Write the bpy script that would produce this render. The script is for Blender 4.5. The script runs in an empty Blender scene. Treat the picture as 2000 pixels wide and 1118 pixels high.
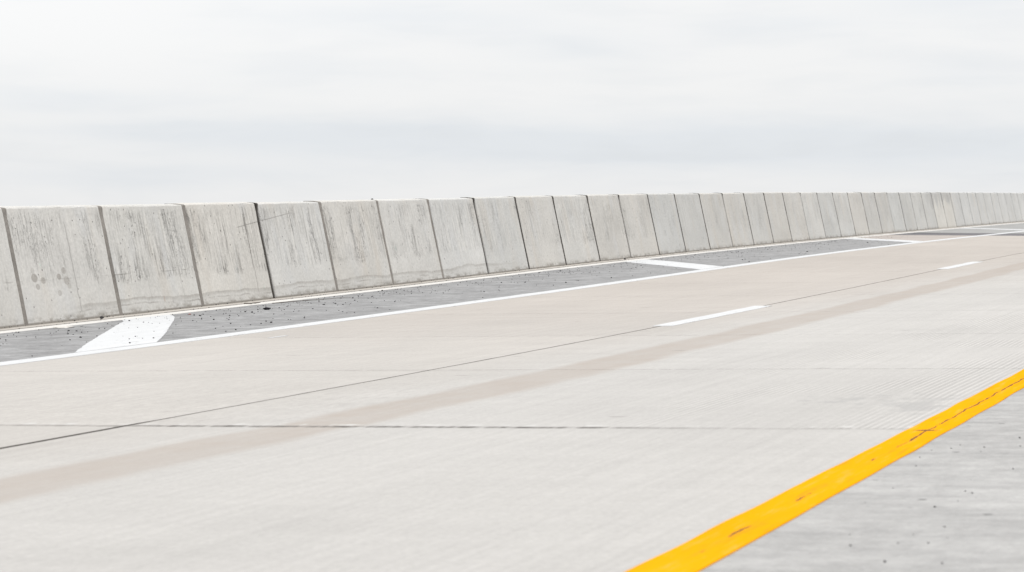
import bpy, bmesh, math, random
from mathutils import Vector
random.seed(7)
R = math.radians
sc = bpy.context.scene
COL = sc.collection

# ------------------------------------------------------------------ camera
F_PX = 4299.64                       # focal length in pixels of the 2000 px wide photograph
cam_d = bpy.data.cameras.new('camera')
cam_d.sensor_width = 36.0
cam_d.lens = F_PX / 2000 * 36.0
cam_d.clip_start, cam_d.clip_end = 0.1, 8000
cam_d.dof.use_dof = True
cam_d.dof.focus_distance = 21.0
cam_d.dof.aperture_fstop = 8.0
cam = bpy.data.objects.new('camera', cam_d)
COL.objects.link(cam)
cam.rotation_euler = (math.pi / 2 - math.atan((559 - 415) / F_PX), 0, 0)
sc.camera = cam

# ------------------------------------------------------------------ light
SUN_EL, SUN_AZ = R(50), R(128)       # behind the camera, to the right
sun_d = bpy.data.lights.new('sun', 'SUN')
sun_d.energy = 1.2
sun_d.angle = R(24)
sun_d.color = (1.0, 0.965, 0.92)
sun = bpy.data.objects.new('sun', sun_d)
COL.objects.link(sun)
sdir = Vector((math.sin(SUN_AZ) * math.cos(SUN_EL), math.cos(SUN_AZ) * math.cos(SUN_EL), math.sin(SUN_EL)))
sun.rotation_euler = sdir.to_track_quat('Z', 'Y').to_euler()
sc.view_settings.view_transform = 'Standard'
sc.view_settings.look = 'None'
sc.view_settings.exposure = 0.0
sc.view_settings.gamma = 1.0


class NT:
    """small helper round a node tree"""
    def __init__(s, tree):
        s.t = tree; s.n = tree.nodes; s.l = tree.links
        s.n.clear()
    def new(s, typ, **kw):
        n = s.n.new(typ)
        for k, v in kw.items(): setattr(n, k, v)
        return n
    def put(s, sock, v):
        if isinstance(v, bpy.types.NodeSocket): s.l.new(v, sock)
        elif v is not None:
            if hasattr(sock, 'default_value'):
                dv = sock.default_value
                if hasattr(dv, '__len__') and not hasattr(v, '__len__'): v = (v,) * len(dv)
                if hasattr(dv, '__len__') and len(dv) == 4 and len(v) == 3: v = (*v, 1)
                sock.default_value = v
    def m(s, op, a, b=None, c=None, clamp=False):
        n = s.new('ShaderNodeMath', operation=op, use_clamp=clamp)
        for i, v in enumerate((a, b, c)):
            if v is not None: s.put(n.inputs[i], v)
        return n.outputs[0]
    def step(s, v, a, b):                      # smooth 0..1 ramp from a to b
        n = s.new('ShaderNodeMapRange', interpolation_type='SMOOTHSTEP')
        s.put(n.inputs['Value'], v)
        if a < b:
            s.put(n.inputs['From Min'], a); s.put(n.inputs['From Max'], b)
        else:
            s.put(n.inputs['From Min'], b); s.put(n.inputs['From Max'], a)
            s.put(n.inputs['To Min'], 1.0); s.put(n.inputs['To Max'], 0.0)
        return n.outputs[0]
    def lin(s, v, a, b, c, d):
        n = s.new('ShaderNodeMapRange')
        for k, x in zip(('Value', 'From Min', 'From Max', 'To Min', 'To Max'), (v, a, b, c, d)): s.put(n.inputs[k], x)
        return n.outputs[0]
    def vec(s, x, y, z=0.0):
        n = s.new('ShaderNodeCombineXYZ')
        for i, v in enumerate((x, y, z)): s.put(n.inputs[i], v)
        return n.outputs[0]
    def noise(s, v, scale=1.0, detail=3.0, rough=0.55, dist=0.0):
        n = s.new('ShaderNodeTexNoise')
        s.put(n.inputs['Vector'], v); s.put(n.inputs['Scale'], scale); s.put(n.inputs['Detail'], detail)
        s.put(n.inputs['Roughness'], rough); s.put(n.inputs['Distortion'], dist)
        return n.outputs['Fac']
    def voro(s, v, scale=1.0, rnd=1.0):
        n = s.new('ShaderNodeTexVoronoi')
        s.put(n.inputs['Vector'], v); s.put(n.inputs['Scale'], scale); s.put(n.inputs['Randomness'], rnd)
        return n.outputs['Distance'], n.outputs['Color']
    def mix(s, f, a, b, blend='MIX'):
        n = s.new('ShaderNodeMix', data_type='RGBA', blend_type=blend)
        s.put(n.inputs[0], f); s.put(n.inputs[6], a); s.put(n.inputs[7], b)
        return n.outputs[2]
    def scale(s, col, f):                      # multiply a colour by a number
        n = s.new('ShaderNodeVectorMath', operation='SCALE')
        s.put(n.inputs[0], col); s.put(n.inputs['Scale'], f)
        return n.outputs[0]
    def sep(s, v):
        n = s.new('ShaderNodeSeparateXYZ'); s.put(n.inputs[0], v)
        return n.outputs
    def spot(s, x, y, cx, cy, rx, ry, soft=1.0):   # soft elliptical blot, 1 in the middle
        a = s.m('POWER', s.m('ABSOLUTE', s.m('DIVIDE', s.m('SUBTRACT', x, cx), rx)), 2.0)
        b = s.m('POWER', s.m('ABSOLUTE', s.m('DIVIDE', s.m('SUBTRACT', y, cy), ry)), 2.0)
        return s.m('EXPONENT', s.m('MULTIPLY', s.m('ADD', a, b), -soft))
    def sum(s, items):
        r = items[0]
        for x in items[1:]: r = s.m('ADD', r, x)
        return r


# overcast sky: Nishita sky almost fully veiled by a bright cloud layer that gets brighter overhead
world = bpy.data.worlds.new('World')
sc.world = world
world.use_nodes = True
w = NT(world.node_tree)
tc = w.new('ShaderNodeTexCoord')
D = tc.outputs['Generated']
dx, dy, dz = w.sep(D)
sky = w.new('ShaderNodeTexSky', sky_type='NISHITA', sun_disc=False)
sky.sun_elevation = SUN_EL
sky.sun_rotation = SUN_AZ
up = w.m('MAXIMUM', dz, 0.0)
az = w.m('ARCTAN2', dx, dy)
el = w.m('ARCSINE', dz)
warp = w.m('SUBTRACT', w.noise(w.vec(w.m('MULTIPLY', dx, 9.0), w.m('MULTIPLY', dy, 9.0), w.m('MULTIPLY', dz, 60.0)), 1.0, 4.0, .6), 0.5)
warp2 = w.m('SUBTRACT', w.noise(w.vec(w.m('MULTIPLY', dx, 5.0), w.m('MULTIPLY', dy, 5.0), w.m('MULTIPLY', dz, 30.0)), 1.0, 3.0, .5), 0.5)
azw = w.m('ADD', az, w.m('MULTIPLY', warp2, 0.10))
elw = w.m('ADD', el, w.m('MULTIPLY', warp, 0.016))
bank = []                                      # grey cloud banks low over the horizon: azimuth, elevation, half widths, depth
for a, e, ra, re, k in ((-.135, .0355, .075, .0055, .55), (-.19, .0495, .060, .0045, .55), (-.02, .0325, .130, .0085, .75),
                        (.10, .0300, .110, .0105, .75), (.22, .0280, .070, .0110, .70), (-.17, .0165, .11, .0060, .60),
                        (-.055, .0875, .060, .0065, .55), (.030, .0760, .035, .0065, .40), (-.09, .0620, .050, .0055, .22), (.125, .0850, .028, .006, .45),
                        (.20, .0950, .035, .008, .60), (.20, .061, .03, .007, .35), (.62, .06, .2, .014, .7),
                        (-.62, .05, .2, .012, .7), (1.3, .05, .4, .016, .7), (-1.4, .07, .4, .014, .7), (2.6, .06, .5, .015, .7)):
    bank.append(w.m('MULTIPLY', w.spot(azw, elw, a, e, ra, re, 0.8), k))
bank = w.m('MINIMUM', w.sum(bank), 1.0)
streak = w.noise(w.vec(w.m('MULTIPLY', dx, 14.0), w.m('MULTIPLY', dy, 14.0), w.m('ADD', w.m('MULTIPLY', dz, 85.0), w.m('MULTIPLY', warp2, 2.5))), 1.0, 5.0, .55)
streak = w.step(streak, .40, .72)
grad = w.m('ADD', w.m('ADD', 1.0, w.m('MULTIPLY', up, .75)), w.m('MULTIPLY', w.m('MAXIMUM', w.m('SUBTRACT', up, .12), 0.0), 1.2))
dark = w.m('ADD', w.m('MULTIPLY', bank, 0.070), w.m('MULTIPLY', streak, 0.028))
lum = w.m('MULTIPLY', w.m('SUBTRACT', 0.873, dark), grad)
left = w.step(az, .05, -.25)                   # brighter, whiter cloud to the left
lum = w.m('ADD', lum, w.m('MULTIPLY', w.m('MULTIPLY', left, w.step(el, .03, .09)), .045))
tint = w.mix(w.m('MINIMUM', w.m('ADD', bank, w.m('MULTIPLY', streak, .25)), 1.0), (.996, .998, 1.000), (.956, .992, 1.032))
cloud = w.scale(tint, w.m('MULTIPLY', lum, 10.0))
veil = w.mix(0.965, sky.outputs[0], cloud)
bg = w.new('ShaderNodeBackground')
w.put(bg.inputs['Color'], veil)
w.put(bg.inputs['Strength'], 0.1)
wo = w.new('ShaderNodeOutputWorld')
w.l.new(bg.outputs[0], wo.inputs[0])

# ------------------------------------------------------------------ the road's own frame: s along it, t across it from the barrier's foot
X0, Y0, Z0 = -4.4452, 20.1454, -1.0331
PANEL, BATTER, HIGH = 1.6923, 0.2376, 1.07
KN = [-22, 0, 12, 24, 36, 48, 66]
PSI = [.3571, .3534, .3567, .3591, .3622, .3627, .3595]
GRD = [-.0024, .0119, .0156, .0110, .0085, .0083, .0067]
CF0, CF1 = 0.0238, -0.0007


def lerp(xs, ys, x):
    if x <= xs[0]: return ys[0]
    for a, b, c, d in zip(xs, xs[1:], ys, ys[1:]):
        if x <= b: return c + (d - c) * (x - a) / (b - a)
    return ys[-1]


STEP = 0.25
AXIS = {0: (X0, Y0, Z0)}
for sg in (1, -1):
    x, y, z = X0, Y0, Z0
    for i in range(0, int(170 / STEP)):
        sm = sg * (i + .5) * STEP
        p, g = lerp(KN, PSI, sm), lerp(KN, GRD, sm)
        x += sg * STEP * math.sin(p); y += sg * STEP * math.cos(p); z += sg * STEP * g
        AXIS[sg * (i + 1)] = (x, y, z)


def at(s, t, h=0.0):
    q = s / STEP; i = math.floor(q); f = q - i
    a, b = AXIS[i], AXIS[i + 1]
    x, y, z = (a[k] + (b[k] - a[k]) * f for k in range(3))
    p = lerp(KN, PSI, s)
    c = CF0 + CF1 * min(max(s, -25), 66)
    return Vector((x + t * math.cos(p), y - t * math.sin(p), z + c * max(t, 0) + h))


# ------------------------------------------------------------------ object helpers
def link(name, me, mat=None, parent=None, **props):
    o = bpy.data.objects.new(name, me)
    COL.objects.link(o)
    if mat: me.materials.append(mat)
    if parent: o.parent = parent
    for k, v in props.items(): o[k] = v
    return o


def frange(a, b, st):
    n = max(1, int(round((b - a) / st)))
    return [a + (b - a) * i / n for i in range(n + 1)]


def patch(name, fn, us, vs, h, thick, mat, smooth=False, **props):
    """a sheet of pavement or paint: fn(u, v) gives (s, t); lies h above the road surface and goes thick down"""
    bm = bmesh.new(); uvl = bm.loops.layers.uv.new('road')
    top, st = [], {}
    for u in us:
        row = []
        for v in vs:
            s, t = fn(u, v); vv = bm.verts.new(at(s, t, h)); st[vv] = (s, t); row.append(vv)
        top.append(row)
    nu, nv = len(us), len(vs)
    for i in range(nu - 1):
        for j in range(nv - 1):
            bm.faces.new((top[i][j], top[i][j + 1], top[i + 1][j + 1], top[i + 1][j]))
    if thick:
        ring = [top[i][0] for i in range(nu)] + [top[-1][j] for j in range(1, nv)] + \
               [top[i][-1] for i in range(nu - 2, -1, -1)] + [top[0][j] for j in range(nv - 2, 0, -1)]
        low = []
        for a in ring:
            b = bm.verts.new(a.co - Vector((0, 0, thick))); st[b] = st[a]; low.append(b)
        for k in range(len(ring)):
            bm.faces.new((ring[k], ring[k - 1], low[k - 1], low[k]))
    bmesh.ops.recalc_face_normals(bm, faces=bm.faces)
    if top[0][0].link_faces[0].normal.z < 0 and not thick:
        bmesh.ops.reverse_faces(bm, faces=bm.faces)
    for f in bm.faces:
        for l in f.loops: l[uvl].uv = st[l.vert]
    me = bpy.data.meshes.new(name); bm.to_mesh(me); bm.free()
    return link(name, me, mat, **props)


def wob(seed, scale):
    """a smooth random wobble along a line"""
    r = random.Random(seed); ph = [(r.uniform(.6, 6) * scale, r.uniform(0, 6.28), r.uniform(.3, 1)) for _ in range(7)]
    tot = sum(a for _, _, a in ph)
    return lambda x: sum(a * math.sin(f * x + p) for f, p, a in ph) / tot


# ------------------------------------------------------------------ materials
def material(name):
    mat = bpy.data.materials.new(name); mat.use_nodes = True
    n = NT(mat.node_tree)
    b = n.new('ShaderNodeBsdfPrincipled'); o = n.new('ShaderNodeOutputMaterial')
    n.l.new(b.outputs[0], o.inputs[0])
    n.b = b
    return mat, n


def finish(n, col, rough, height=None, dist=0.004, spec=0.06):
    n.put(n.b.inputs['Base Color'], col); n.put(n.b.inputs['Roughness'], rough); n.put(n.b.inputs['Specular IOR Level'], spec)
    if height is not None:
        bp = n.new('ShaderNodeBump'); n.put(bp.inputs['Height'], height); n.put(bp.inputs['Distance'], dist); n.put(bp.inputs['Strength'], 1.0)
        n.l.new(bp.outputs[0], n.b.inputs['Normal'])


def road_uv(n):
    uv = n.new('ShaderNodeUVMap', uv_map='road')
    o = n.sep(uv.outputs[0])
    return o[0], o[1]


SLAB, SLAB0 = 3.453, -9.0065                   # spacing of the slab joints, position of the boldest one
LANE_JOINT = 6.287


def road_concrete():
    mat, n = material('worn_concrete_pavement')
    s, t = road_uv(n)
    big = n.noise(n.vec(n.m('MULTIPLY', s, .30), n.m('MULTIPLY', t, .9)), 1.0, 4, .55)
    mid = n.noise(n.vec(n.m('MULTIPLY', s, 1.6), n.m('MULTIPLY', t, 3.5), 3.0), 1.0, 5, .6)
    brush = n.noise(n.vec(n.m('MULTIPLY', s, .35), n.m('MULTIPLY', t, 26.0), 7.0), 1.0, 5, .65)
    cross = n.noise(n.vec(n.m('MULTIPLY', s, 5.0), n.m('MULTIPLY', t, .55), 5.0), 1.0, 6, .66)
    grain = n.noise(n.vec(s, t, 1.0), 55.0, 4, .7)
    # beige far lane, whiter near lane; the change follows the lane joint and the slabs
    lane2 = n.step(n.m('ADD', t, n.m('MULTIPLY', n.m('SUBTRACT', big, .5), 1.2)), 6.0, 7.6)
    far = n.step(n.m('ADD', s, n.m('MULTIPLY', n.m('SUBTRACT', t, 7.0), -2.2)), 0.0, 22.0)
    lane1 = n.mix(n.step(n.m('ADD', s, n.m('MULTIPLY', n.m('SUBTRACT', big, .5), 6.0)), -7.5, 4.0), (.352, .335, .315), (.345, .320, .296))
    col = n.mix(lane2, lane1, (.362, .350, .335))
    col = n.mix(n.m('MULTIPLY', far, .85), col, (.336, .308, .281))
    # slab to slab difference
    k = n.m('FLOOR', n.m('DIVIDE', n.m('SUBTRACT', s, SLAB0), SLAB))
    wn = n.new('ShaderNodeTexWhiteNoise', noise_dimensions='2D')
    n.put(wn.inputs['Vector'], n.vec(k, n.m('GREATER_THAN', t, LANE_JOINT)))
    col = n.scale(col, n.lin(wn.outputs['Value'], 0, 1, .975, 1.025))
    col = n.scale(col, n.lin(big, .25, .75, .95, 1.05))
    col = n.scale(col, n.lin(mid, .25, .75, .98, 1.02))
    col = n.scale(col, n.lin(brush, .25, .75, .94, 1.06))
    col = n.scale(col, n.lin(cross, .25, .75, .955, 1.045))
    col = n.scale(col, n.lin(grain, .25, .75, .91, 1.09))
    fineg = n.noise(n.vec(n.m('MULTIPLY', s, 22.0), n.m('MULTIPLY', t, 22.0), 13.0), 1.0, 4, .8)
    col = n.scale(col, n.lin(fineg, .25, .75, .94, 1.06))
    # exposed aggregate in the lane joint's corner slabs
    agg = n.noise(n.vec(n.m('MULTIPLY', s, 9.0), n.m('MULTIPLY', t, 24.0), 8.0), 1.0, 4, .8)
    az_ = n.m('MULTIPLY', n.m('MULTIPLY', n.step(s, SLAB0 - .02, SLAB0 + .02), n.step(s, -5.0, -7.5)), n.step(t, 8.2, 6.6))
    col = n.scale(col, n.m('ADD', 1.0, n.m('MULTIPLY', n.m('SUBTRACT', agg, .5), n.m('MULTIPLY', az_, .42))))
    # tyre stain: a tan band down the near lane
    wb = n.m('MULTIPLY', n.m('SUBTRACT', n.noise(n.vec(n.m('MULTIPLY', s, .8), t), 1.0, 4, .6), .5), .22)
    off = n.m('MULTIPLY', n.m('LESS_THAN', s, SLAB0), .05)
    tb = n.m('ADD', n.m('ADD', t, wb), off)
    band = n.m('MULTIPLY', n.step(tb, 6.94, 7.05), n.step(tb, 7.47, 7.33))
    band = n.m('MULTIPLY', band, n.m('MULTIPLY', n.lin(mid, .3, .7, .6, 1.0), n.lin(cross, .3, .7, .75, 1.1)))
    col = n.mix(n.m('MULTIPLY', band, .78), col, (.287, .251, .220))
    # longitudinal tining near the yellow line: grooves 3.5 cm apart, their relief shading painted into the colour
    tw = n.m('ADD', t, n.m('MULTIPLY', n.m('SUBTRACT', n.noise(n.vec(n.m('MULTIPLY', s, .5), n.m('MULTIPLY', t, 2.0)), 1.0, 3, .5), .5), .05))
    wave = n.m('SINE', n.m('MULTIPLY', tw, 2 * math.pi / .034))
    edge = n.step(t, 7.3, 8.8)
    blot = n.step(n.noise(n.vec(n.m('MULTIPLY', s, .55), n.m('MULTIPLY', t, 1.3), 9.0), 1.0, 3, .5), .44, .60)
    tin = n.m('MULTIPLY', n.m('MULTIPLY', edge, blot), n.m('GREATER_THAN', s, SLAB0))
    ridge = n.m('MULTIPLY', wave, tin)
    col = n.scale(col, n.m('ADD', 1.0, n.m('MULTIPLY', ridge, .11)))
    # grey scuffed patches beside the yellow line in the slab above the bold joint
    sc1 = n.noise(n.vec(n.m('MULTIPLY', s, 5.0), n.m('MULTIPLY', t, 9.0), 2.0), 1.0, 5, .65)
    area = n.m('ADD', n.spot(s, t, -7.9, 9.55, .55, .16), n.m('MULTIPLY', n.spot(s, t, -7.6, 9.15, .5, .3), .75))
    scuff = n.step(n.m('ADD', sc1, n.m('MULTIPLY', area, .30)), .66, .82)
    col = n.mix(n.m('MULTIPLY', scuff, .5), col, (.26, .255, .25))
    # small nicks lying across the lanes
    d, c = n.voro(n.vec(n.m('MULTIPLY', s, 1.9), n.m('MULTIPLY', t, .85), 4.0), 1.0)
    cr = n.sep(c)
    d2 = n.voro(n.vec(n.m('MULTIPLY', s, 6.0), n.m('MULTIPLY', t, 3.2), 4.0), 1.0)
    nb = n.noise(n.vec(n.m('MULTIPLY', s, 30.0), n.m('MULTIPLY', t, 12.0), 3.0), 1.0, 3, .6)
    nick = n.m('MULTIPLY', n.step(n.m('ADD', d2[0], n.m('MULTIPLY', n.m('SUBTRACT', nb, .5), .5)), .22, .08), n.m('GREATER_THAN', n.sep(d2[1])[0], .965))
    col = n.mix(n.m('MULTIPLY', nick, .45), col, (.19, .18, .17))
    # joints
    jw = n.m('MULTIPLY', n.m('SUBTRACT', n.noise(n.vec(n.m('MULTIPLY', s, 3.0), n.m('MULTIPLY', t, 3.0)), 1.0, 4, .6), .5), .05)
    ph = n.m('ADD', n.m('SUBTRACT', s, SLAB0), jw)
    dist = n.m('ABSOLUTE', n.m('SUBTRACT', n.m('PINGPONG', ph, SLAB / 2), 0.0))
    bold = n.m('LESS_THAN', n.m('ABSOLUTE', n.m('SUBTRACT', s, SLAB0)), 1.0)
    brk = n.noise(n.vec(n.m('MULTIPLY', s, 2.0), n.m('MULTIPLY', t, 11.0), 6.0), 1.0, 5, .7)
    half = n.m('ADD', .016, n.m('MULTIPLY', bold, .022))
    tj = n.m('MULTIPLY', n.m('LESS_THAN', dist, half), n.m('GREATER_THAN', s, SLAB0 - 1.0))
    tj = n.m('MULTIPLY', tj, n.m('ADD', n.lin(brk, .38, .58, .04, .46), n.m('MULTIPLY', bold, n.lin(brk, .36, .56, .0, .5))))
    tj = n.m('MULTIPLY', tj, n.m('SUBTRACT', 1.0, n.m('MULTIPLY', bold, n.m('ADD', n.m('MULTIPLY', n.step(t, 8.3, 8.9), .72), n.m('MULTIPLY', n.step(t, 6.5, 6.2), .45)))))
    col = n.mix(tj, col, (.115, .108, .10))
    # pale spalled lip just past the bold joint
    lip = n.m('MULTIPLY', bold, n.step(n.m('ABSOLUTE', n.m('SUBTRACT', ph, .085)), .05, .02))
    col = n.mix(n.m('MULTIPLY', lip, n.step(brk, .5, .6)), col, (.42, .41, .395))
    lw = n.m('MULTIPLY', n.m('SUBTRACT', n.noise(n.vec(n.m('MULTIPLY', s, 2.5), 0, 0), 1.0, 5, .65), .5), .018)
    ld = n.m('ABSOLUTE', n.m('ADD', n.m('SUBTRACT', t, LANE_JOINT), lw))
    near = n.step(s, -8.5, -9.2)
    lhalf = n.m('ADD', .0105, n.m('MULTIPLY', near, .008))
    lj = n.m('MULTIPLY', n.m('LESS_THAN', ld, lhalf), n.m('ADD', n.lin(brk, .3, .6, .65, .95), n.m('MULTIPLY', near, .3)))
    col = n.mix(n.m('MINIMUM', lj, 1.0), col, (.055, .050, .045))
    hgt = n.sum([n.m('MULTIPLY', grain, .35), n.m('MULTIPLY', brush, .5), n.m('MULTIPLY', ridge, .35), n.m('MULTIPLY', n.m('ADD', tj, lj), -2.0)])
    finish(n, col, .88, hgt, .004)
    return mat


def shoulder_concrete(name, base, lo, contrast, seed, fs=3.2, ft=2.2):
    """broom-finished concrete: fine furrows across the shoulder"""
    mat, n = material(name)
    s, t = road_uv(n)
    fur = n.noise(n.vec(n.m('MULTIPLY', s, fs), n.m('MULTIPLY', t, ft), seed), 1.0, 8, .78)
    fine = n.noise(n.vec(n.m('MULTIPLY', s, 9.0), n.m('MULTIPLY', t, 14.0), seed + 3), 1.0, 6, .75)
    big = n.noise(n.vec(n.m('MULTIPLY', s, .7), n.m('MULTIPLY', t, 1.2), seed + 5), 1.0, 4, .55)
    grain = n.noise(n.vec(s, t, seed), 60.0, 4, .75)
    col = n.mix(n.step(fur, .30, .68), lo, base)
    col = n.scale(col, n.lin(fine, .3, .7, 1 - contrast, 1 + contrast))
    col = n.scale(col, n.lin(big, .25, .75, .93, 1.07))
    col = n.scale(col, n.lin(grain, .25, .75, 1 - contrast, 1 + contrast))
    ld = n.m('ABSOLUTE', n.m('ADD', n.m('SUBTRACT', s, 11.4), n.m('MULTIPLY', n.m('SUBTRACT', big, .5), .06)))
    d2 = n.voro(n.vec(n.m('MULTIPLY', s, 9.0), n.m('MULTIPLY', t, 9.0), seed), 1.0)
    fleck = n.m('MULTIPLY', n.step(d2[0], .16, .07), n.m('GREATER_THAN', n.sep(d2[1])[1], .86))
    col = n.mix(n.m('MULTIPLY', fleck, .7), col, (.07, .07, .07))
    crack = n.m('MULTIPLY', n.m('LESS_THAN', ld, .02), .5)
    col = n.mix(crack, col, (.10, .10, .10))
    hgt = n.sum([n.m('MULTIPLY', fur, 1.0), n.m('MULTIPLY', fine, .5), n.m('MULTIPLY', grain, .4)])
    finish(n, col, .9, hgt, .006)
    return mat


def asphalt():
    mat, n = material('dark_asphalt')
    s, t = road_uv(n)
    g = n.noise(n.vec(s, t, 0), 45.0, 4, .7)
    b = n.noise(n.vec(n.m('MULTIPLY', s, 1.2), n.m('MULTIPLY', t, .5), 2), 1.0, 4, .6)
    col = n.scale(n.mix(n.step(b, .35, .65), (.105, .100, .106), (.150, .146, .150)), n.lin(g, .25, .75, .8, 1.2))
    finish(n, col, .85, g, .004)
    return mat


def paint(name, base, worn, wear, seed, crack=False):
    mat, n = material(name)
    s, t = road_uv(n)
    a = n.noise(n.vec(n.m('MULTIPLY', s, 6.0), n.m('MULTIPLY', t, 22.0), seed), 1.0, 5, .65)
    b = n.noise(n.vec(n.m('MULTIPLY', s, .9), n.m('MULTIPLY', t, 6.0), seed + 2), 1.0, 3, .5)
    g = n.noise(n.vec(s, t, seed), 70.0, 4, .7)
    col = n.scale(base, n.lin(b, .25, .75, .95, 1.04))
    col = n.scale(col, n.lin(g, .25, .75, .96, 1.04))
    chips = n.m('MULTIPLY', n.step(a, wear, wear + .05), n.step(b, .42, .55))
    scuff = n.noise(n.vec(n.m('MULTIPLY', s, 2.5), n.m('MULTIPLY', t, 30.0), seed + 7), 1.0, 6, .7)
    col = n.mix(n.m('MULTIPLY', n.step(scuff, .52, .70), .24), col, worn)
    col = n.mix(n.m('MULTIPLY', n.step(scuff, .48, .30), .22), col, n.mix(.35, base, (.6, .6, .6)))
    if crack:
        # the pavement joint below has cracked through the paint along its middle, in pieces
        wbl = n.m('MULTIPLY', n.m('SUBTRACT', n.noise(n.vec(n.m('MULTIPLY', s, 3.0), 0, 3), 1.0, 4, .6), .5), .045)
        dl = n.m('ABSOLUTE', n.m('ADD', n.m('SUBTRACT', t, 9.764), wbl))
        pz = n.noise(n.vec(n.m('MULTIPLY', s, 2.3), 0, 8.0), 1.0, 4, .7)
        wid = n.m('MAXIMUM', n.m('MULTIPLY', n.lin(pz, .42, .68, .0008, .0078), n.lin(n.step(s, -10.0, -8.8), 0, 1, .75, 1.35)), 0.0005)
        ln = n.m('MULTIPLY', n.m('LESS_THAN', dl, wid), n.step(n.m('ADD', pz, n.lin(n.step(s, -10.2, -8.9), 0, 1, -.09, .02)), .43, .48))
        soft = n.m('MULTIPLY', n.step(dl, .02, .0), n.m('MULTIPLY', n.step(pz, .40, .58), .14))
        col = n.mix(soft, col, (.42, .20, .05))
        tj = n.m('LESS_THAN', n.m('ABSOLUTE', n.m('ADD', n.m('SUBTRACT', s, SLAB0 - .06), n.m('MULTIPLY', wbl, 2.0))), n.m('MULTIPLY', n.step(n.m('ABSOLUTE', n.m('SUBTRACT', t, 9.755)), .06, .0), .03))
        chips = n.m('MAXIMUM', n.m('MAXIMUM', n.m('MULTIPLY', chips, .55), n.m('MULTIPLY', ln, .85)), n.m('MULTIPLY', tj, .85))
    col = n.mix(chips, col, worn)
    finish(n, col, .75, n.m('ADD', n.m('MULTIPLY', g, .4), n.m('MULTIPLY', chips, -1.0)), .002, .0 if crack else .06)
    return mat


def gutter_concrete(name, base):
    mat, n = material(name)
    s, t = road_uv(n)
    a = n.noise(n.vec(n.m('MULTIPLY', s, 1.4), n.m('MULTIPLY', t, 8.0), 1), 1.0, 5, .65)
    g = n.noise(n.vec(s, t, 2), 45.0, 4, .7)
    col = n.scale(n.scale(base, n.lin(a, .25, .75, .86, 1.1)), n.lin(g, .25, .75, .9, 1.1))
    seam = n.m('MULTIPLY', n.step(n.m('ABSOLUTE', n.m('SUBTRACT', t, .275)), .075, .055), n.lin(a, .35, .6, .65, 1.0))  # dark band painted in for the shaded groove behind the lip
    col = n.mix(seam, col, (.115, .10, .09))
    dirt = n.m('MULTIPLY', n.step(n.m('ADD', t, n.m('MULTIPLY', n.m('SUBTRACT', a, .5), .25)), .10, .0), .55)
    col = n.mix(dirt, col, (.20, .175, .15))
    finish(n, col, .9, g, .004)
    return mat


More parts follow.
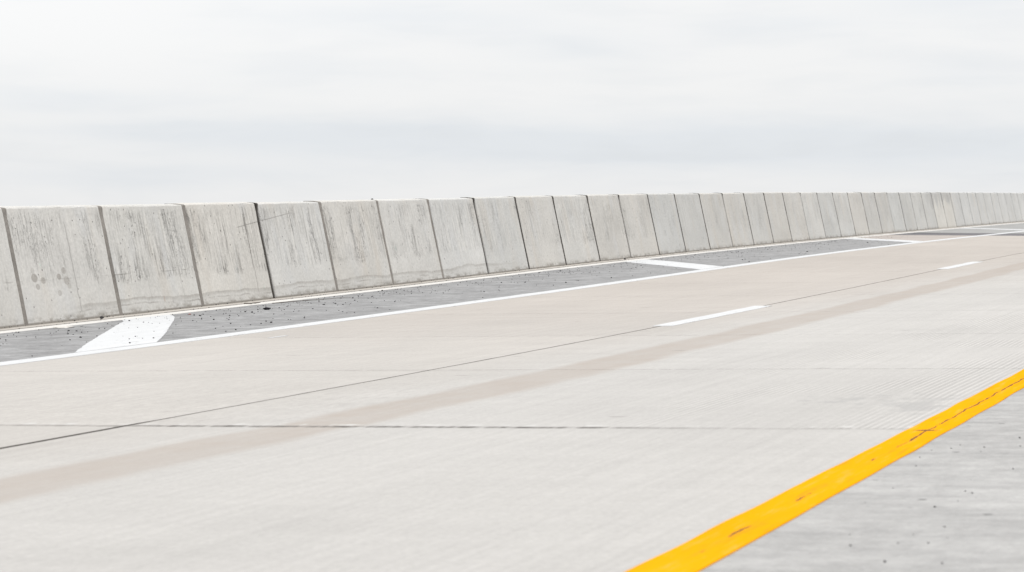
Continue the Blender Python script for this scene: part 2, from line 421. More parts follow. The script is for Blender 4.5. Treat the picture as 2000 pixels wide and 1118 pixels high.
def barrier_concrete():
    """board-cast wall concrete; object colour = that panel's own cement tint, alpha = how streaked it is"""
    mat, n = material('barrier_concrete')
    uv = n.new('ShaderNodeUVMap', uv_map='face'); s, v, _ = n.sep(uv.outputs[0])
    oi = n.new('ShaderNodeObjectInfo')
    rnd = n.m('MULTIPLY', oi.outputs['Random'], 60.0)
    amt = oi.outputs['Alpha']
    base = oi.outputs['Color']
    lean = n.m('ADD', s, n.m('MULTIPLY', v, .012))
    big = n.noise(n.vec(n.m('MULTIPLY', s, .9), n.m('MULTIPLY', v, 1.3), rnd), 1.0, 4, .55)
    patchy = n.noise(n.vec(n.m('MULTIPLY', s, 3.0), n.m('MULTIPLY', v, 1.0), n.m('ADD', rnd, 9.0)), 1.0, 4, .6)
    st1 = n.noise(n.vec(n.m('MULTIPLY', lean, 24.0), n.m('MULTIPLY', v, .9), rnd), 1.0, 5, .68)
    st2 = n.noise(n.vec(n.m('MULTIPLY', lean, 55.0), n.m('MULTIPLY', v, 2.6), n.m('ADD', rnd, 4.0)), 1.0, 5, .7)
    pit = n.noise(n.vec(n.m('MULTIPLY', s, 60.0), n.m('MULTIPLY', v, 24.0), rnd), 1.0, 4, .7)
    grain = n.noise(n.vec(s, v, rnd), 30.0, 5, .7)
    wv = n.m('ADD', v, n.m('MULTIPLY', n.m('SUBTRACT', patchy, .5), .22))
    upper = n.step(wv, .31, .38)                # the lowest part was cast smooth
    col = n.scale(base, n.lin(big, .25, .75, .96, 1.15))
    warm = n.step(n.noise(n.vec(n.m('MULTIPLY', s, 3.2), n.m('MULTIPLY', v, .7), n.m('ADD', rnd, 21.0)), 1.0, 3, .5), .52, .70)
    col = n.mix(n.m('MULTIPLY', warm, .30), col, (.43, .39, .34))
    cool = n.step(n.noise(n.vec(n.m('MULTIPLY', s, 4.0), n.m('MULTIPLY', v, 1.2), n.m('ADD', rnd, 33.0)), 1.0, 3, .5), .50, .68)
    col = n.mix(n.m('MULTIPLY', cool, .30), col, (.43, .436, .44))
    # pale runs of laitance and darker furrows between them
    um = n.m('MULTIPLY', n.m('MULTIPLY', upper, amt), n.step(n.m('ADD', v, n.m('MULTIPLY', n.m('SUBTRACT', st1, .5), .12)), 1.09, 1.0))
    pale = n.m('MULTIPLY', n.step(st1, .52, .66), um)
    col = n.mix(n.m('MULTIPLY', pale, .55), col, (.56, .545, .51))
    zone = n.m('MULTIPLY', n.step(patchy, .44, .60), um)
    furrow = n.m('MULTIPLY', n.step(st2, .51, .62), n.m('MAXIMUM', zone, n.m('MULTIPLY', um, .45)))
    col = n.mix(n.m('MULTIPLY', furrow, .56), col, (.165, .158, .145))
    rough_ = n.m('MULTIPLY', n.m('MULTIPLY', n.step(pit, .55, .64), n.step(patchy, .50, .64)), um)
    col = n.mix(n.m('MULTIPLY', rough_, .72), col, (.17, .17, .165))
    zone2 = n.m('MULTIPLY', n.step(n.noise(n.vec(n.m('MULTIPLY', s, 5.0), n.m('MULTIPLY', v, .4), n.m('ADD', rnd, 40.0)), 1.0, 3, .5), .56, .62), um)
    line = n.m('MULTIPLY', n.step(n.noise(n.vec(n.m('MULTIPLY', lean, 30.0), n.m('MULTIPLY', v, .35), n.m('ADD', rnd, 2.0)), 1.0, 4, .6), .60, .68), zone2)
    col = n.mix(n.m('MULTIPLY', line, .66), col, (.16, .15, .14))
    # air holes
    d, c = n.voro(n.vec(n.m('MULTIPLY', s, 22.0), n.m('MULTIPLY', v, 19.0), rnd), 1.0)
    hole = n.m('MULTIPLY', n.step(d, .20, .10), n.m('GREATER_THAN', n.sep(c)[0], .86))
    d3, c3 = n.voro(n.vec(n.m('MULTIPLY', s, 9.0), n.m('MULTIPLY', v, 6.0), rnd), 1.0)
    hole = n.m('MAXIMUM', hole, n.m('MULTIPLY', n.step(d3, .10, .06), n.m('GREATER_THAN', n.sep(c3)[0], .80)))
    col = n.mix(n.m('MULTIPLY', hole, .75), col, (.10, .098, .09))
    # verdigris flecks
    teal = n.m('MULTIPLY', n.step(n.noise(n.vec(n.m('MULTIPLY', s, 14.0), n.m('MULTIPLY', v, 5.0), n.m('ADD', rnd, 50.0)), 1.0, 3, .6), .70, .76), .5)
    col = n.mix(teal, col, (.37, .47, .42))
    # form-board seams
    seam = n.noise(n.vec(n.m('MULTIPLY', s, 1.0), n.m('MULTIPLY', v, 9.0), 77.0), 1.0, 2, .5)
    for ss, vv0, vv1, k in ((.98, .05, .95, .35), (4.72, .05, 1.05, .40), (6.23, .3, 1.05, .28), (2.35, .1, .5, .15), (3.02, .06, .4, .2), (-1.0, .1, 1.0, .3)):
        dd = n.m('LESS_THAN', n.m('ABSOLUTE', n.m('ADD', n.m('SUBTRACT', s, ss), n.m('MULTIPLY', n.m('SUBTRACT', seam, .5), .05))), .009)
        mm = n.m('MULTIPLY', n.m('MULTIPLY', dd, n.step(v, vv0 - .03, vv0 + .03)), n.step(v, vv1 + .03, vv1 - .03))
        col = n.mix(n.m('MULTIPLY', mm, k), col, (.13, .12, .11))
    # thin cold joint running level on the first panels, a slanting scratch on two others
    cj = n.noise(n.vec(n.m('MULTIPLY', s, 3.0), 0, 5.0), 1.0, 4, .6)
    lv = n.m('ABSOLUTE', n.m('ADD', n.m('SUBTRACT', v, .405), n.m('MULTIPLY', n.m('SUBTRACT', cj, .5), .03)))
    m1 = n.m('MULTIPLY', n.m('LESS_THAN', lv, .006), n.m('MULTIPLY', n.step(s, 3.4, 3.2), n.lin(cj, .48, .62, .0, .55)))
    col = n.mix(m1, col, (.16, .15, .135))
    sl = n.m('ABSOLUTE', n.m('SUBTRACT', n.m('SUBTRACT', v, .85), n.m('MULTIPLY', n.m('SUBTRACT', s, 4.7), .105)))
    m2 = n.m('MULTIPLY', n.m('LESS_THAN', sl, .006), n.m('MULTIPLY', n.step(s, 4.45, 4.55), n.step(s, 6.0, 5.7)))
    col = n.mix(n.m('MULTIPLY', m2, .5), col, (.17, .16, .15))
    # round oily dabs on one panel
    dabs = [n.m('MULTIPLY', n.step(n.m('ADD', n.spot(s, v, a, b, r * 1.25, r * 1.0, 1.0), n.m('MULTIPLY', n.m('SUBTRACT', grain, .5), .4)), .36, .48), k * 1.05) for a, b, r, k in
            ((.28, .43, .045, .75), (.42, .40, .034, .65), (.31, .345, .030, .6), (.70, .425, .032, .75), (.80, .48, .034, .6), (.82, .385, .045, .55), (.66, .27, .03, .45), (.85, .33, .03, .4), (.27, .50, .03, .3))]
    col = n.mix(n.m('MINIMUM', n.sum(dabs), .8), col, (.26, .245, .225))
    rust = n.spot(s, v, 2.60, .115, .014, .032, 1.0)
    col = n.mix(n.m('MULTIPLY', n.step(rust, .3, .5), .8), col, (.30, .19, .12))
    # splash-back along the foot: a greyer skim with a dark upper edge
    tide = n.m('ADD', .135, n.m('MULTIPLY', n.m('SUBTRACT', n.noise(n.vec(n.m('MULTIPLY', s, .75), 0, 12.0), 1.0, 7, .62), .5), .20))
    within = n.m('MULTIPLY', n.step(s, .75, 1.2), n.step(s, 13.5, 11.5))
    dv = n.m('SUBTRACT', v, tide)
    below = n.m('MULTIPLY', n.step(dv, .006, -.006), within)
    col = n.mix(n.m('MULTIPLY', below, .55), col, (.425, .42, .405))
    rw = n.lin(n.noise(n.vec(n.m('MULTIPLY', s, 1.1), 0, 31.0), 1.0, 4, .6), .35, .65, -.01, -.10)
    rimn = n.new('ShaderNodeMapRange', interpolation_type='SMOOTHSTEP')
    for kk, xx in zip(('Value', 'From Min', 'From Max'), (dv, rw, -.002)): n.put(rimn.inputs[kk], xx)
    rim = n.m('MULTIPLY', n.m('MULTIPLY', rimn.outputs[0], n.step(dv, .010, .004)), within)
    col = n.mix(n.m('MULTIPLY', rim, n.lin(patchy, .3, .7, .25, .68)), col, (.255, .24, .22))
    rim2 = n.m('MULTIPLY', n.step(n.m('ABSOLUTE', n.m('ADD', dv, .055)), .012, .004), within)
    col = n.mix(n.m('MULTIPLY', rim2, n.lin(patchy, .45, .6, .0, .5)), col, (.21, .195, .18))
    foot = n.noise(n.vec(n.m('MULTIPLY', s, 5.0), n.m('MULTIPLY', v, 9.0), 3.0), 1.0, 5, .7)
    grime = n.m('MAXIMUM', n.m('MULTIPLY', n.step(v, .085, .0), n.step(foot, .42, .60)), n.step(v, .022, .006))
    col = n.mix(n.m('MULTIPLY', grime, .75), col, (.15, .135, .115))
    # two panels far along carry plaster patches and dark runs from the top
    zone3 = n.m('MULTIPLY', n.step(s, 47.2, 48.6), n.step(s, 52.5, 52.3))
    run = n.m('MULTIPLY', n.step(n.m('ADD', v, n.m('MULTIPLY', n.m('SUBTRACT', patchy, .5), 1.3)), .62, .85), zone3)
    col = n.mix(n.m('MULTIPLY', run, .38), col, (.27, .265, .26))
    cream = n.m('MULTIPLY', n.m('MULTIPLY', n.step(s, 49.0, 49.2), n.step(n.m('ADD', v, n.m('MULTIPLY', n.m('SUBTRACT', patchy, .5), 1.3)), .80, .62)), zone3)
    col = n.mix(n.m('MULTIPLY', cream, .4), col, (.50, .475, .43))
    col = n.scale(col, n.lin(grain, .25, .75, .86, 1.14))
    hgt = n.sum([n.m('MULTIPLY', st1, .8), n.m('MULTIPLY', st2, .6), n.m('MULTIPLY', grain, .4), n.m('MULTIPLY', n.sum([hole, furrow, rough_]), -.8)])
    finish(n, col, .87, hgt, .006)
    return mat


def plain(name, base, var=.2, scale=40.0, rough=.9, dist=.004):
    mat, n = material(name)
    g = n.new('ShaderNodeNewGeometry').outputs['Position']
    a = n.noise(g, scale, 5, .7)
    b = n.noise(g, scale / 12, 3, .6)
    col = n.scale(n.scale(base, n.lin(a, .25, .75, 1 - var, 1 + var)), n.lin(b, .25, .75, 1 - var, 1 + var))
    finish(n, col, rough, a, dist)
    return mat


M_ROAD = road_concrete()
M_SHOULDER = shoulder_concrete('grey_broomed_concrete', (.275, .274, .273), (.165, .164, .164), .18, 1.0)
M_BEIGE = shoulder_concrete('beige_broomed_concrete', (.335, .303, .280), (.300, .272, .252), .06, 5.0)
M_NEAR = shoulder_concrete('pale_broomed_concrete', (.345, .339, .330), (.252, .248, .243), .11, 9.0, 5.0, 1.5)
M_FAR = shoulder_concrete('far_grey_concrete', (.28, .277, .27), (.235, .233, .228), .06, 14.0)
M_ASPHALT = asphalt()
M_WHITE = paint('white_road_paint', (.470, .474, .478), (.30, .30, .30), .60, 2.0)
M_YELLOW = paint('yellow_road_paint', (.62, .284, .006), (.085, .055, .045), .70, 5.0, True)
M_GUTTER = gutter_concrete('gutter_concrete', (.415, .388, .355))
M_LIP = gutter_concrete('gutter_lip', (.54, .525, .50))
M_WALL = barrier_concrete()
M_FILL = plain('joint_filler', (.190, .177, .162), .25, 30.0)
M_FILL_DARK = plain('dark_joint_filler', (.060, .055, .050), .22, 30.0)
M_STONE = plain('dark_stone', (.035, .034, .035), .3, 60.0)
M_RUBBER = plain('black_rubber', (.018, .018, .02), .3, 60.0)
M_LUMP = plain('mortar', (.50, .48, .45), .15, 30.0)
M_RED = plain('brick_crumb', (.34, .17, .14), .2, 60.0)
M_TWIG = plain('dry_twig', (.10, .085, .07), .25, 60.0)
M_GROUND = plain('dry_ground', (.26, .235, .19), .25, .08, .95, .05)

# ------------------------------------------------------------------ the setting
S_BACK, S_END = -48.0, 140.0
S_ASPH0, S_ASPH1 = 38.25, 42.0
T_SH, T_ROAD, T_NEAR, T_OUT = .565, 2.95, 9.76, 13.2
ident = lambda u, v: (u, v)
tl = frange(T_ROAD, T_NEAR, .9)
patch('roadway', ident, frange(S_BACK, S_ASPH0, .75), tl, 0, .35, M_ROAD, kind='structure')
slant = lambda t: 33.9 - 1.45 * (t - .6)                     # the grey shoulder ends along the third white bar
tsh = frange(T_SH, T_ROAD, .4)
patch('hard_shoulder', lambda u, v: (S_BACK + (slant(v) - .3 - S_BACK) * u, v), [i / 108 for i in range(109)], tsh, 0, .35, M_SHOULDER, kind='structure')
patch('beige_hard_shoulder', lambda u, v: (slant(v) - .3 + (S_ASPH0 - slant(v) + .3) * u, v), [i / 8 for i in range(9)], tsh, 0, .35, M_BEIGE, kind='structure')
patch('asphalt_strip', ident, frange(S_ASPH0, S_ASPH1, .5), frange(T_SH, T_NEAR, .8), -.004, .35, M_ASPHALT, kind='structure')
patch('far_roadway', ident, frange(S_ASPH1, S_END, .75), frange(T_SH, T_NEAR, .8), 0, .35, M_FAR, kind='structure')
patch('near_hard_shoulder', ident, frange(S_BACK, S_END, .75), frange(T_NEAR, T_OUT, .6), -.002, .35, M_NEAR, kind='structure')


def sweep(name, prof, ss, mat, **props):
    """an open or closed profile of (t, h) swept along the road"""
    bm = bmesh.new(); uvl = bm.loops.layers.uv.new('road'); rows = []; st = {}
    for s in ss:
        row = []
        for t, h in prof:
            vv = bm.verts.new(at(s, t, h)); st[vv] = (s, t); row.append(vv)
        rows.append(row)
    k = len(prof)
    for a, b in zip(rows, rows[1:]):
        for j in range(k):
            bm.faces.new((a[j], b[j], b[(j + 1) % k], a[(j + 1) % k]))
    bm.faces.new(rows[0]); bm.faces.new(rows[-1][::-1])
    bmesh.ops.recalc_face_normals(bm, faces=bm.faces)
    for f in bm.faces:
        for l in f.loops: l[uvl].uv = st[l.vert]
    me = bpy.data.meshes.new(name); bm.to_mesh(me); bm.free()
    return link(name, me, mat, **props)


gs = frange(S_BACK, S_END, .75)
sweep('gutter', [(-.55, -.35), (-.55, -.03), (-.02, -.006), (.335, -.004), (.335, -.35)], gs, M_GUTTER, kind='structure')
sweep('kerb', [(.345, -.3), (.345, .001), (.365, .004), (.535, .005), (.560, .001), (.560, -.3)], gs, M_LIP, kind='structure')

# embankment either side and the plain around it, far below the deck
bm = bmesh.new()
for t0, t1 in ((-.56, -18), (T_OUT, T_OUT + 20)):
    prev = None
    for s in frange(S_BACK, S_END, 4):
        a = at(s, t0, -.06); b = at(s, t1, 0); b.z = -9.5
        cur = (bm.verts.new(a), bm.verts.new(b))
        if prev: bm.faces.new((prev[0], prev[1], cur[1], cur[0]))
        prev = cur
bmesh.ops.recalc_face_normals(bm, faces=bm.faces)
me = bpy.data.meshes.new('embankment'); bm.to_mesh(me); bm.free()
link('embankment', me, M_GROUND, kind='structure')
me = bpy.data.meshes.new('ground')
q = 3500.0
me.from_pydata([(-q, -q, -9), (q, -q, -9), (q, q, -9), (-q, q, -9)], [], [(0, 1, 2, 3)])
link('ground', me, M_GROUND, kind='structure')

# ------------------------------------------------------------------ painted markings
PH = .004
def line_mark(name, s0, s1, t0, t1, amp, seed, mat, ends=None, step=.15, **props):
    a, b = wob(seed, 1.6), wob(seed + 1, 1.6)
    e = ends or (lambda v: 0)
    fn = lambda u, v: (u + (e(v) if u in (s0, s1) else 0), t0 + (t1 - t0) * v + amp * ((1 - v) * a(u) + v * b(u)))
    return patch(name, fn, frange(s0, s1, step), [0, .25, .5, .75, 1], .002 if mat is M_YELLOW else PH, .010, mat, **props)


line_mark('edge_line', -44, 70, 2.855, 3.070, .010, 11, M_WHITE, step=.3,
          label='long solid white edge line between the grey shoulder and the beige lane', category='road line')
line_mark('yellow_line', -44, 70, 9.679, 9.838, .0072, 21, M_YELLOW, step=.05,
          label='cracked solid yellow edge line in the foreground beside the pale near shoulder', category='road line')
for k, (s0, s1, lab) in enumerate(((-.85, 2.45, 'nearer white lane dash, worn, on the joint between the two lanes'),
                                   (12.45, 15.6, 'farther, smaller white lane dash on the joint between the two lanes'))):
    line_mark('lane_dash', s0, s1, 6.222, 6.385, .010, 31 + 2 * k, M_WHITE,
              label=lab, category='lane dash', group='white dashes between the lanes')

def bar(lo, hi, ts, label, soft, seed):
    """slanting white bar across the shoulder: lo/hi give its two edges (s) at each t"""
    a, b = wob(seed, 2.5), wob(seed + 1, 2.5)
    def fn(u, v):
        t = ts[0] + (ts[-1] - ts[0]) * u
        s0 = lerp(ts, lo, t) + soft * a(t * 3); s1 = lerp(ts, hi, t) + soft * b(t * 3)
        return (s0 + (s1 - s0) * v, t)
    patch('hatch_bar', fn, [i / 48 for i in range(49)], [i / 6 for i in range(7)], PH, .010, M_WHITE,
          label=label, category='hatch marking', group='slanting white bars across the shoulder')
bar([.72, .40, .12, -.60, -1.74, -2.72, -3.80], [1.62, 1.34, 1.14, .48, -.58, -1.52, -2.62], [.575, .78, .9, 1.25, 1.80, 2.28, 2.83],
    'wide white painted bar with ragged edges on the grey shoulder, scattered with stones', .018, 41)
bar([16.35, 15.35, 14.2, 12.85], [17.6, 16.6, 15.4, 14.05], [.575, 1.25, 2.0, 2.83],
    'second white slanting bar on the shoulder, narrow and clean, about halfway along the barrier', .03, 43)
bar([33.1, 32.1, 31.0, 29.5], [34.3, 33.3, 32.2, 30.8], [.575, 1.25, 2.0, 2.83],
    'third white slanting bar, where the grey shoulder turns beige before the dark asphalt strip', .03, 45)
bar([49.3, 48.9, 48.2, 47.2], [50.4, 50.0, 49.4, 48.5], [.575, 1.25, 2.0, 2.83],
    'farthest white slanting bar, beyond the dark asphalt strip', .03, 47)
line_mark('paint_smear', -2.15, -1.85, 3.53, 3.555, .006, 61, M_WHITE, step=.06,
          label='small white paint smear on the beige lane below the wide white bar', category='paint mark')

# ------------------------------------------------------------------ the barrier: one thing per panel between two joints
FACE = [(-.30 - .0, -.02)]
def panel_profile(ins):
    """(t, h, v) round the panel; ins pulls the edges in at the ends (arris)"""
    b = lambda h: -BATTER * h / HIGH
    top = HIGH
    pts = [(b(0) + .0 - ins, -.05, -.05), (b(0) - ins, 0.0, 0.0)]
    for h in (.12, .25, .4, .55, .7, .85, .97): pts.append((b(h) - ins, h, h * 1.025))
    pts += [(b(top) + .002 - ins, top - .010, 1.086), (b(top) - .003 - ins, top - .003 - ins, 1.095), (b(top) - .012, top + .003 - ins, 1.11),
            (b(top) - .11, top + .012 - ins, 1.20), (b(top) - .20, top + .012 - ins, 1.29), (b(top) - .225, top - .005 - ins, 1.31),
            (b(top) - .235, top - .05, 1.36), (-.52, .0, 2.4), (-.52, -.05, 2.45)]
    return pts


def make_panel(k, gap_l, gap_r, label, tint, amount):
    r = random.Random(900 + k)
    s0, s1 = k * PANEL + gap_l, (k + 1) * PANEL - gap_r
    root = bpy.data.objects.new('barrier_panel', None)
    COL.objects.link(root)
    root.location = at((s0 + s1) / 2, -.26)
    root.rotation_euler = (0, 0, math.pi / 2 - lerp(KN, PSI, (s0 + s1) / 2))
    root['label'] = label; root['category'] = 'barrier panel'; root['group'] = 'concrete barrier panels along the shoulder'
    bpy.context.view_layer.update()
    inv = root.matrix_world.inverted()
    bm = bmesh.new(); uvl = bm.loops.layers.uv.new('face')
    ss = [s0, s0 + .004, s0 + .012] + frange(s0 + .06, s1 - .06, .14) + [s1 - .012, s1 - .004, s1]
    dz = r.uniform(-.004, .004)
    rows = []; uv = {}
    for i, s in enumerate(ss):
        e = min(i, len(ss) - 1 - i); ins = (.012, .004, 0)[e] if e < 3 else 0
        if e < 4: ins += abs(r.gauss(0, .0022))
        row = []
        for j, (t, h, v) in enumerate(panel_profile(ins)):
            hh = h + (dz if h > .9 else 0) + (r.gauss(0, .0013) if 9 <= j <= 14 else 0)
            tt = t + (r.gauss(0, .0012) if 1 < j < 12 else 0)
            vv = bm.verts.new(inv @ at(s, tt, hh)); uv[vv] = (s, v); row.append(vv)
        rows.append(row)
    n = len(rows[0])
    for a, b in zip(rows, rows[1:]):
        for j in range(n): bm.faces.new((a[j], b[j], b[(j + 1) % n], a[(j + 1) % n]))
    bm.faces.new(rows[0]); bm.faces.new(rows[-1][::-1])
    bmesh.ops.recalc_face_normals(bm, faces=bm.faces)
    for f in bm.faces:
        f.smooth = False
        for l in f.loops: l[uvl].uv = uv[l.vert]
    me = bpy.data.meshes.new('wall_body'); bm.to_mesh(me); bm.free()
    body = link('wall_body', me, M_WALL, root)
    body.color = (*tint, amount)
    # strip of filler in the joint at this panel's left end
    wf = .028
    f0 = s0 - gap_l - wf / 2 + (.012 if k in OPEN else 0); f1 = s0 - .0005 + .004
    if k in OPEN: f0 = k * PANEL + .006
    bm = bmesh.new()
    rec = .007 if k not in OPEN else .022
    prof = [(t - (rec if j < 9 else 0), h + (.001 if j >= 9 else 0)) for j, (t, h, v) in enumerate(panel_profile(0))]
    if k not in OPEN: f0 = k * PANEL - gap_l + .0
    lo = .0 if r.random() < .5 else .02
    prof = [(t, max(h, -.04)) for t, h in prof]
    rows = []
    for s in (f0, f1):
        rows.append([bm.verts.new(inv @ at(s, t + r.gauss(0, .001), h)) for t, h in prof])
    m = len(prof)
    for j in range(m): bm.faces.new((rows[0][j], rows[1][j], rows[1][(j + 1) % m], rows[0][(j + 1) % m]))
    bm.faces.new(rows[0]); bm.faces.new(rows[1][::-1])
    bmesh.ops.recalc_face_normals(bm, faces=bm.faces)
    me = bpy.data.meshes.new('joint_filler'); bm.to_mesh(me); bm.free()
    link('joint_filler', me, M_FILL if k < 8 and k not in OPEN else M_FILL_DARK, root)


OPEN = {3, 7, 11, 15, 19, 25}                   # joints that stand open: a black gap beside the filler
ORD = ['first', 'second', 'third', 'fourth', 'fifth', 'sixth', 'seventh', 'eighth', 'ninth', 'tenth', 'eleventh', 'twelfth', 'thirteenth', 'fourteenth', 'fifteenth']
LBL = {
    -2: 'concrete barrier panel beyond the one that the left edge of the picture cuts',
    -1: 'concrete barrier panel cut off by the left edge of the picture',
    0: 'concrete barrier panel with round dark dabs low on its face',
    1: 'streaked concrete barrier panel behind the right end of the wide ragged white bar',
    2: 'heavily streaked barrier panel just left of the first open black joint',
    3: 'barrier panel just right of the first open black joint, faintly scratched near its top',
    4: 'second barrier panel right of the first open black joint, beige in its upper left',
    5: 'third barrier panel right of the first open black joint',
    6: 'dark-streaked barrier panel just left of the second open black joint',
    29: 'barrier panel with cream plaster patch, left one of the stained pair far along the wall',
    30: 'barrier panel with cream plaster patch, right one of the stained pair far along the wall',
}
for a, b, c in ((7, 10, 'second'), (11, 14, 'third'), (15, 18, 'fourth'), (19, 24, 'fifth'), (25, 28, 'sixth')):
    for k in range(a, b + 1):
        LBL[k] = f'{ORD[k - a]} barrier panel right of the {c} open black joint in the wall'
for k in range(31, 46):
    LBL[k] = f'pale grey far barrier panel, {ORD[k - 31]} beyond the pair with cream plaster patches'
TINT = {0: (.425, .416, .397), 1: (.420, .412, .392), 2: (.430, .416, .390), 3: (.420, .414, .398), 4: (.427, .415, .392), 5: (.430, .422, .404), 6: (.432, .428, .415), 29: (.41, .405, .39), 30: (.40, .395, .38)}
AMT = {-2: .6, -1: .35, 0: .55, 1: .8, 2: 1.0, 3: 1.0, 4: .85, 5: .8, 6: 1.0, 7: .75, 8: .5, 9: .95, 10: .7, 29: .8, 30: .8}
rt = random.Random(5)
for k in range(-2, 46):
    gl = (.036 if k < 9 else .032) if k not in OPEN else .046
    gr = .024 if (k + 1) not in OPEN else .026
    f = 1 + rt.uniform(-.035, .035); wv = rt.uniform(-.006, .006)
    base = TINT.get(k, (.392 * f + wv, .386 * f, .370 * f - wv) if k < 29 else (.410 * f, .408 * f, .398 * f))
    make_panel(k, gl, gr, LBL[k], base, AMT.get(k, rt.uniform(.35, .65) if k < 29 else rt.uniform(.15, .35)))

# ------------------------------------------------------------------ stones and litter
def chunk_mesh(name, r, seed, flat=.62, sub=1, longer=1.35):
    rr = random.Random(seed); bm = bmesh.new()
    bmesh.ops.create_icosphere(bm, subdivisions=sub, radius=r)
    for v in bm.verts:
        v.co *= rr.uniform(.72, 1.2)
        v.co.x *= longer; v.co.z *= flat
    lo = min(v.co.z for v in bm.verts)
    for v in bm.verts: v.co.z -= lo + r * .08
    me = bpy.data.meshes.new(name); bm.to_mesh(me); bm.free()
    return me


def drop(name, me, s, t, rz, h=0.0, sc_=1.0, **props):
    o = link(name, me, None, **props)
    o.location = at(s, t, h); o.rotation_euler = (0, 0, rz); o.scale = (sc_,) * 3
    return o


shapes = [chunk_mesh('stone', .011, 70 + i, rt.uniform(.5, .8), 1, rt.uniform(1.0, 1.6)) for i in range(8)]
for m_ in shapes: m_.materials.append(M_STONE)
BAR_STONES = [(0.47,0.797),(0.23,1.085),(-1.91,2.233),(-2.24,2.369),(-2.76,2.676),(-2.15,2.436),(-1.81,1.822),(-2.13,2.523),(.05,1.35),(-.6,1.5),(-1.2,2.0)]
SHOULDER_STONES = [(-0.48,0.906),(-0.98,1.044),(-1.02,1.148),(-1.21,1.313),(-1.5,1.41),(-2.26,1.846),(-1.93,1.741),(-2.54,2.167),(-1.42,2.3),(0.76,1.391),(0.63,1.588),(1.46,0.935),(1.37,1.044),(1.63,0.941),(1.2,1.253),(0.69,1.706),(-0.81,1.06),
 (2.01,1.376),(1.92,1.323),(2.03,1.191),(1.56,1.737),(-0.51,2.45),(0.31,2.284),(0.74,2.137),(0.09,2.441),(-0.07,2.424),(-0.25,2.413),(-0.99,2.653),(-1.2,2.672),(-0.04,2.11),(-0.43,2.238),(0.82,2.414),(2.54,1.683),(2.42,1.425),(2.11,1.736),(4.32,0.768),(3.38,1.351),(3.38,1.411),(3.76,1.341),(3.62,1.429),(3.39,1.623),(3.62,1.604),(4.84,1.072),(4.0,1.511),(4.28,1.352),(5.46,0.86),(3.75,1.783),(4.88,1.305),(2.8,2.245),(2.61,2.355),(2.42,2.286),(2.16,2.143),(1.91,2.298),(1.69,2.443),(2.26,2.64),(4.23,1.911),(4.1,1.906),(6.99,0.724),(6.61,0.651),(7.82,0.635),(0.57,2.398),(3.36,1.031),(3.06,1.143),
 (7.42,1.828),(6.21,2.102),(6.6,2.135),(8.82,1.654),(8.71,1.372),(7.85,2.37),(8.58,2.282),(9.29,2.176),(9.19,2.235),(11.63,2.46),(10.01,2.414),(12.3,1.833),(12.04,2.297),(10.77,1.278),(12.53,0.839),(11.44,1.361),(11.88,0.745),(11.13,0.813),(4.71,2.663),(13.59,0.755),
 (21.73,2.339),(20.37,2.505),(23.54,2.347),(23.9,2.056),(27.5,1.372),(30.81,1.148),(30.78,0.878),(23.6,1.231),(19.1,1.812),(18.98,2.064),(21.38,1.026),(21.74,1.058),(17.14,2.329),(17.4,2.308),(16.1,2.705),(29.16,1.932)]
NEAR_STONES = [(-10.89,9.969),(-12.09,10.089),(-9.78,9.894),(-9.71,9.95),(-9.81,10.067),(-9.66,10.056),(-10.34,10.244),(-10.65,10.16),(-10.99,10.215),(-10.95,10.189),(-11.1,10.243),(-11.18,10.204),(-11.92,10.295),(-12.34,10.22),(-12.03,10.193),(-12.02,10.265),(-11.87,10.202),(-11.24,9.955),(-10.28,9.929),(-10.02,9.896),(-11.07,10.328),(-11.9,10.049),(-11.72,10.255),(-9.32,10.132),(-9.62,10.173),(-12.34,10.351),(-11.32,10.163),(-9.59,9.963)]
for pts, lab, grp, sz, h in ((BAR_STONES, 'small dark stone lying on the wide ragged white bar', 'stones on the wide white bar', (.5, 1.0), PH),
                             (SHOULDER_STONES, 'small dark stone lying on the grey shoulder beside the barrier', 'stones on the grey shoulder', (.4, 1.15), 0),
                             (NEAR_STONES, 'dark grit stone on the pale near shoulder beside the yellow line', 'stones on the near shoulder', (.16, .40), -.002)):
    for i, (s, t) in enumerate(pts):
        far = 1 + max(0, s) * .018
        drop('stone', shapes[rt.randrange(8)], s, t, rt.uniform(0, 6.28), h, rt.uniform(*sz) * .88 * far * (1 if rt.random() < .45 else .72), label=lab, category='stone', group=grp)

def lone(name, me, mat, s, t, rz, label, cat, h=0.0):
    me.materials.append(mat)
    return drop(name, me, s, t, rz, h, label=label, category=cat)
lone('rubber_piece', chunk_mesh('rubber_piece', .026, 3, .55, 2, 1.5), M_RUBBER, 2.46, 1.215, -.3, 'largest flat black rubber scrap on the grey shoulder below the first open black joint', 'rubber scrap')
lone('mortar_lump', chunk_mesh('mortar_lump', .10, 4, .10, 2, 1.0), M_LUMP, -.44, .66, .4, 'pale flat mortar lump lying over the kerb left of the wide white bar', 'mortar lump')
lone('brick_crumb', chunk_mesh('brick_crumb', .012, 8, .6, 1, 1.2), M_RED, 1.62, .80, .4, 'reddish brick crumb beside the kerb below the first open black joint', 'brick crumb')
lone('stone', chunk_mesh('stone', .020, 9, .8, 1, 1.2), M_STONE, .58, .44, 1.0, 'dark stone on the kerb behind the wide white bar', 'stone', .02)
lone('stone', chunk_mesh('stone', .020, 12, .8, 1, 1.2), M_STONE, 16.85, .44, 1.0, 'dark stone on the kerb at the top of the second white slanting bar', 'stone', .02)
lone('stone', chunk_mesh('stone', .016, 13, .8, 1, 1.2), M_STONE, 8.64, -BATTER - .14, 1.0, 'tiny dark stone on top of the barrier past the second open black joint', 'stone', HIGH + .008)

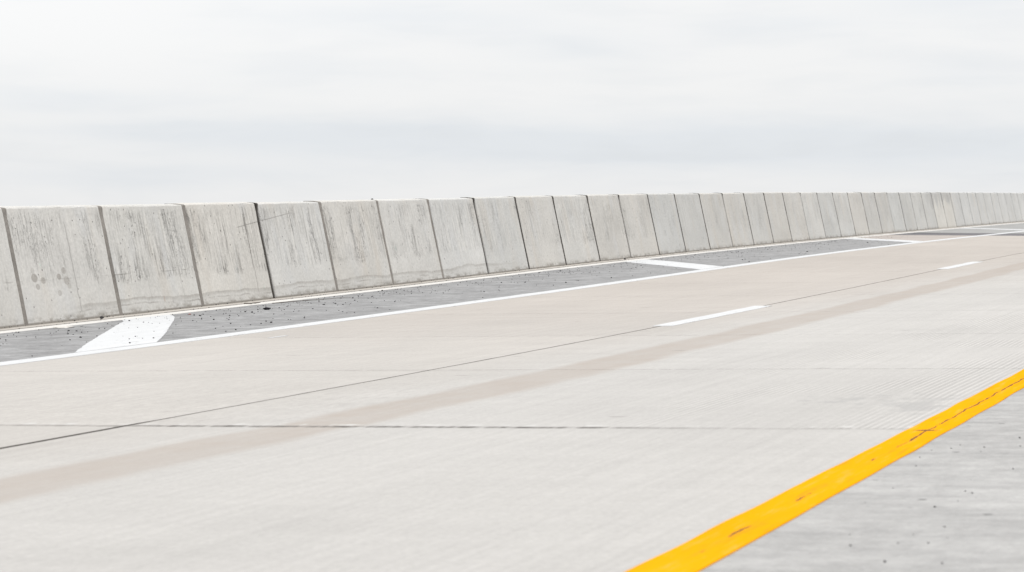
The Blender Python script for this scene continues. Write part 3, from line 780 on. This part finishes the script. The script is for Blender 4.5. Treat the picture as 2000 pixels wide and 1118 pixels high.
def twig(s0, t0, s1, t1, rad, label, h=.004, seed=1):
    rr = random.Random(seed); bm = bmesh.new(); rows = []; n = 9
    a, b = at(s0, t0, h + rad), at(s1, t1, h + rad)
    mid = (a + b) / 2; d = (b - a).normalized(); side = d.cross(Vector((0, 0, 1))).normalized()
    for i in range(n):
        f = i / (n - 1); c = a.lerp(b, f) + side * rr.gauss(0, rad * 1.4) + Vector((0, 0, abs(rr.gauss(0, rad * .5)))); r = rad * (1.1 - .7 * f)
        rows.append([bm.verts.new(c - mid + r * (side * math.cos(q) + Vector((0, 0, 1)) * math.sin(q))) for q in (k * math.pi / 3 for k in range(6))])
    for x, y in zip(rows, rows[1:]):
        for j in range(6): bm.faces.new((x[j], y[j], y[(j + 1) % 6], x[(j + 1) % 6]))
    bm.faces.new(rows[0][::-1]); bm.faces.new(rows[-1])
    bmesh.ops.recalc_face_normals(bm, faces=bm.faces)
    me = bpy.data.meshes.new('twig'); bm.to_mesh(me); bm.free()
    o = link('twig', me, M_TWIG, label=label, category='twig'); o.location = mid
    return o
twig(3.75, .62, 5.0, .98, .004, 'long thin dark twig lying at the kerb, right of the first open black joint', 0, 2)
twig(3.35, .50, 3.55, .60, .007, 'short thick dark twig lying on the kerb, near the first open black joint', .012, 3)

# fine grit too small and too many to count
bm = bmesh.new(); rg = random.Random(77)
for i in range(1500):
    if rg.random() < .55: s, t, h = rg.uniform(-5, 36), min(.6 + abs(rg.gauss(0, .55)), 2.75), 0
    elif rg.random() < .8: s, t, h = rg.uniform(-4, 36), rg.choice((rg.uniform(.01, .12), rg.uniform(.30, .36))), 0
    else: s, t, h = rg.uniform(-5, 33), rg.uniform(.6, 2.75), 0
    r = rg.uniform(.0025, .0075); c = at(s, t, h + .003)
    vs = [bm.verts.new(c + Vector((r * x * rg.uniform(.6, 1.4), r * y * rg.uniform(.6, 1.4), r * z))) for x, y, z in ((1, 0, 0), (0, 1, 0), (-1, 0, 0), (0, -1, 0), (0, 0, 1), (0, 0, -.8))]
    for a, b in ((0, 1), (1, 2), (2, 3), (3, 0)):
        bm.faces.new((vs[a], vs[b], vs[4])); bm.faces.new((vs[b], vs[a], vs[5]))
me = bpy.data.meshes.new('grit'); bm.to_mesh(me); bm.free()
link('grit', me, M_STONE, kind='stuff', label='fine dark grit strewn along the kerb and the grey shoulder')
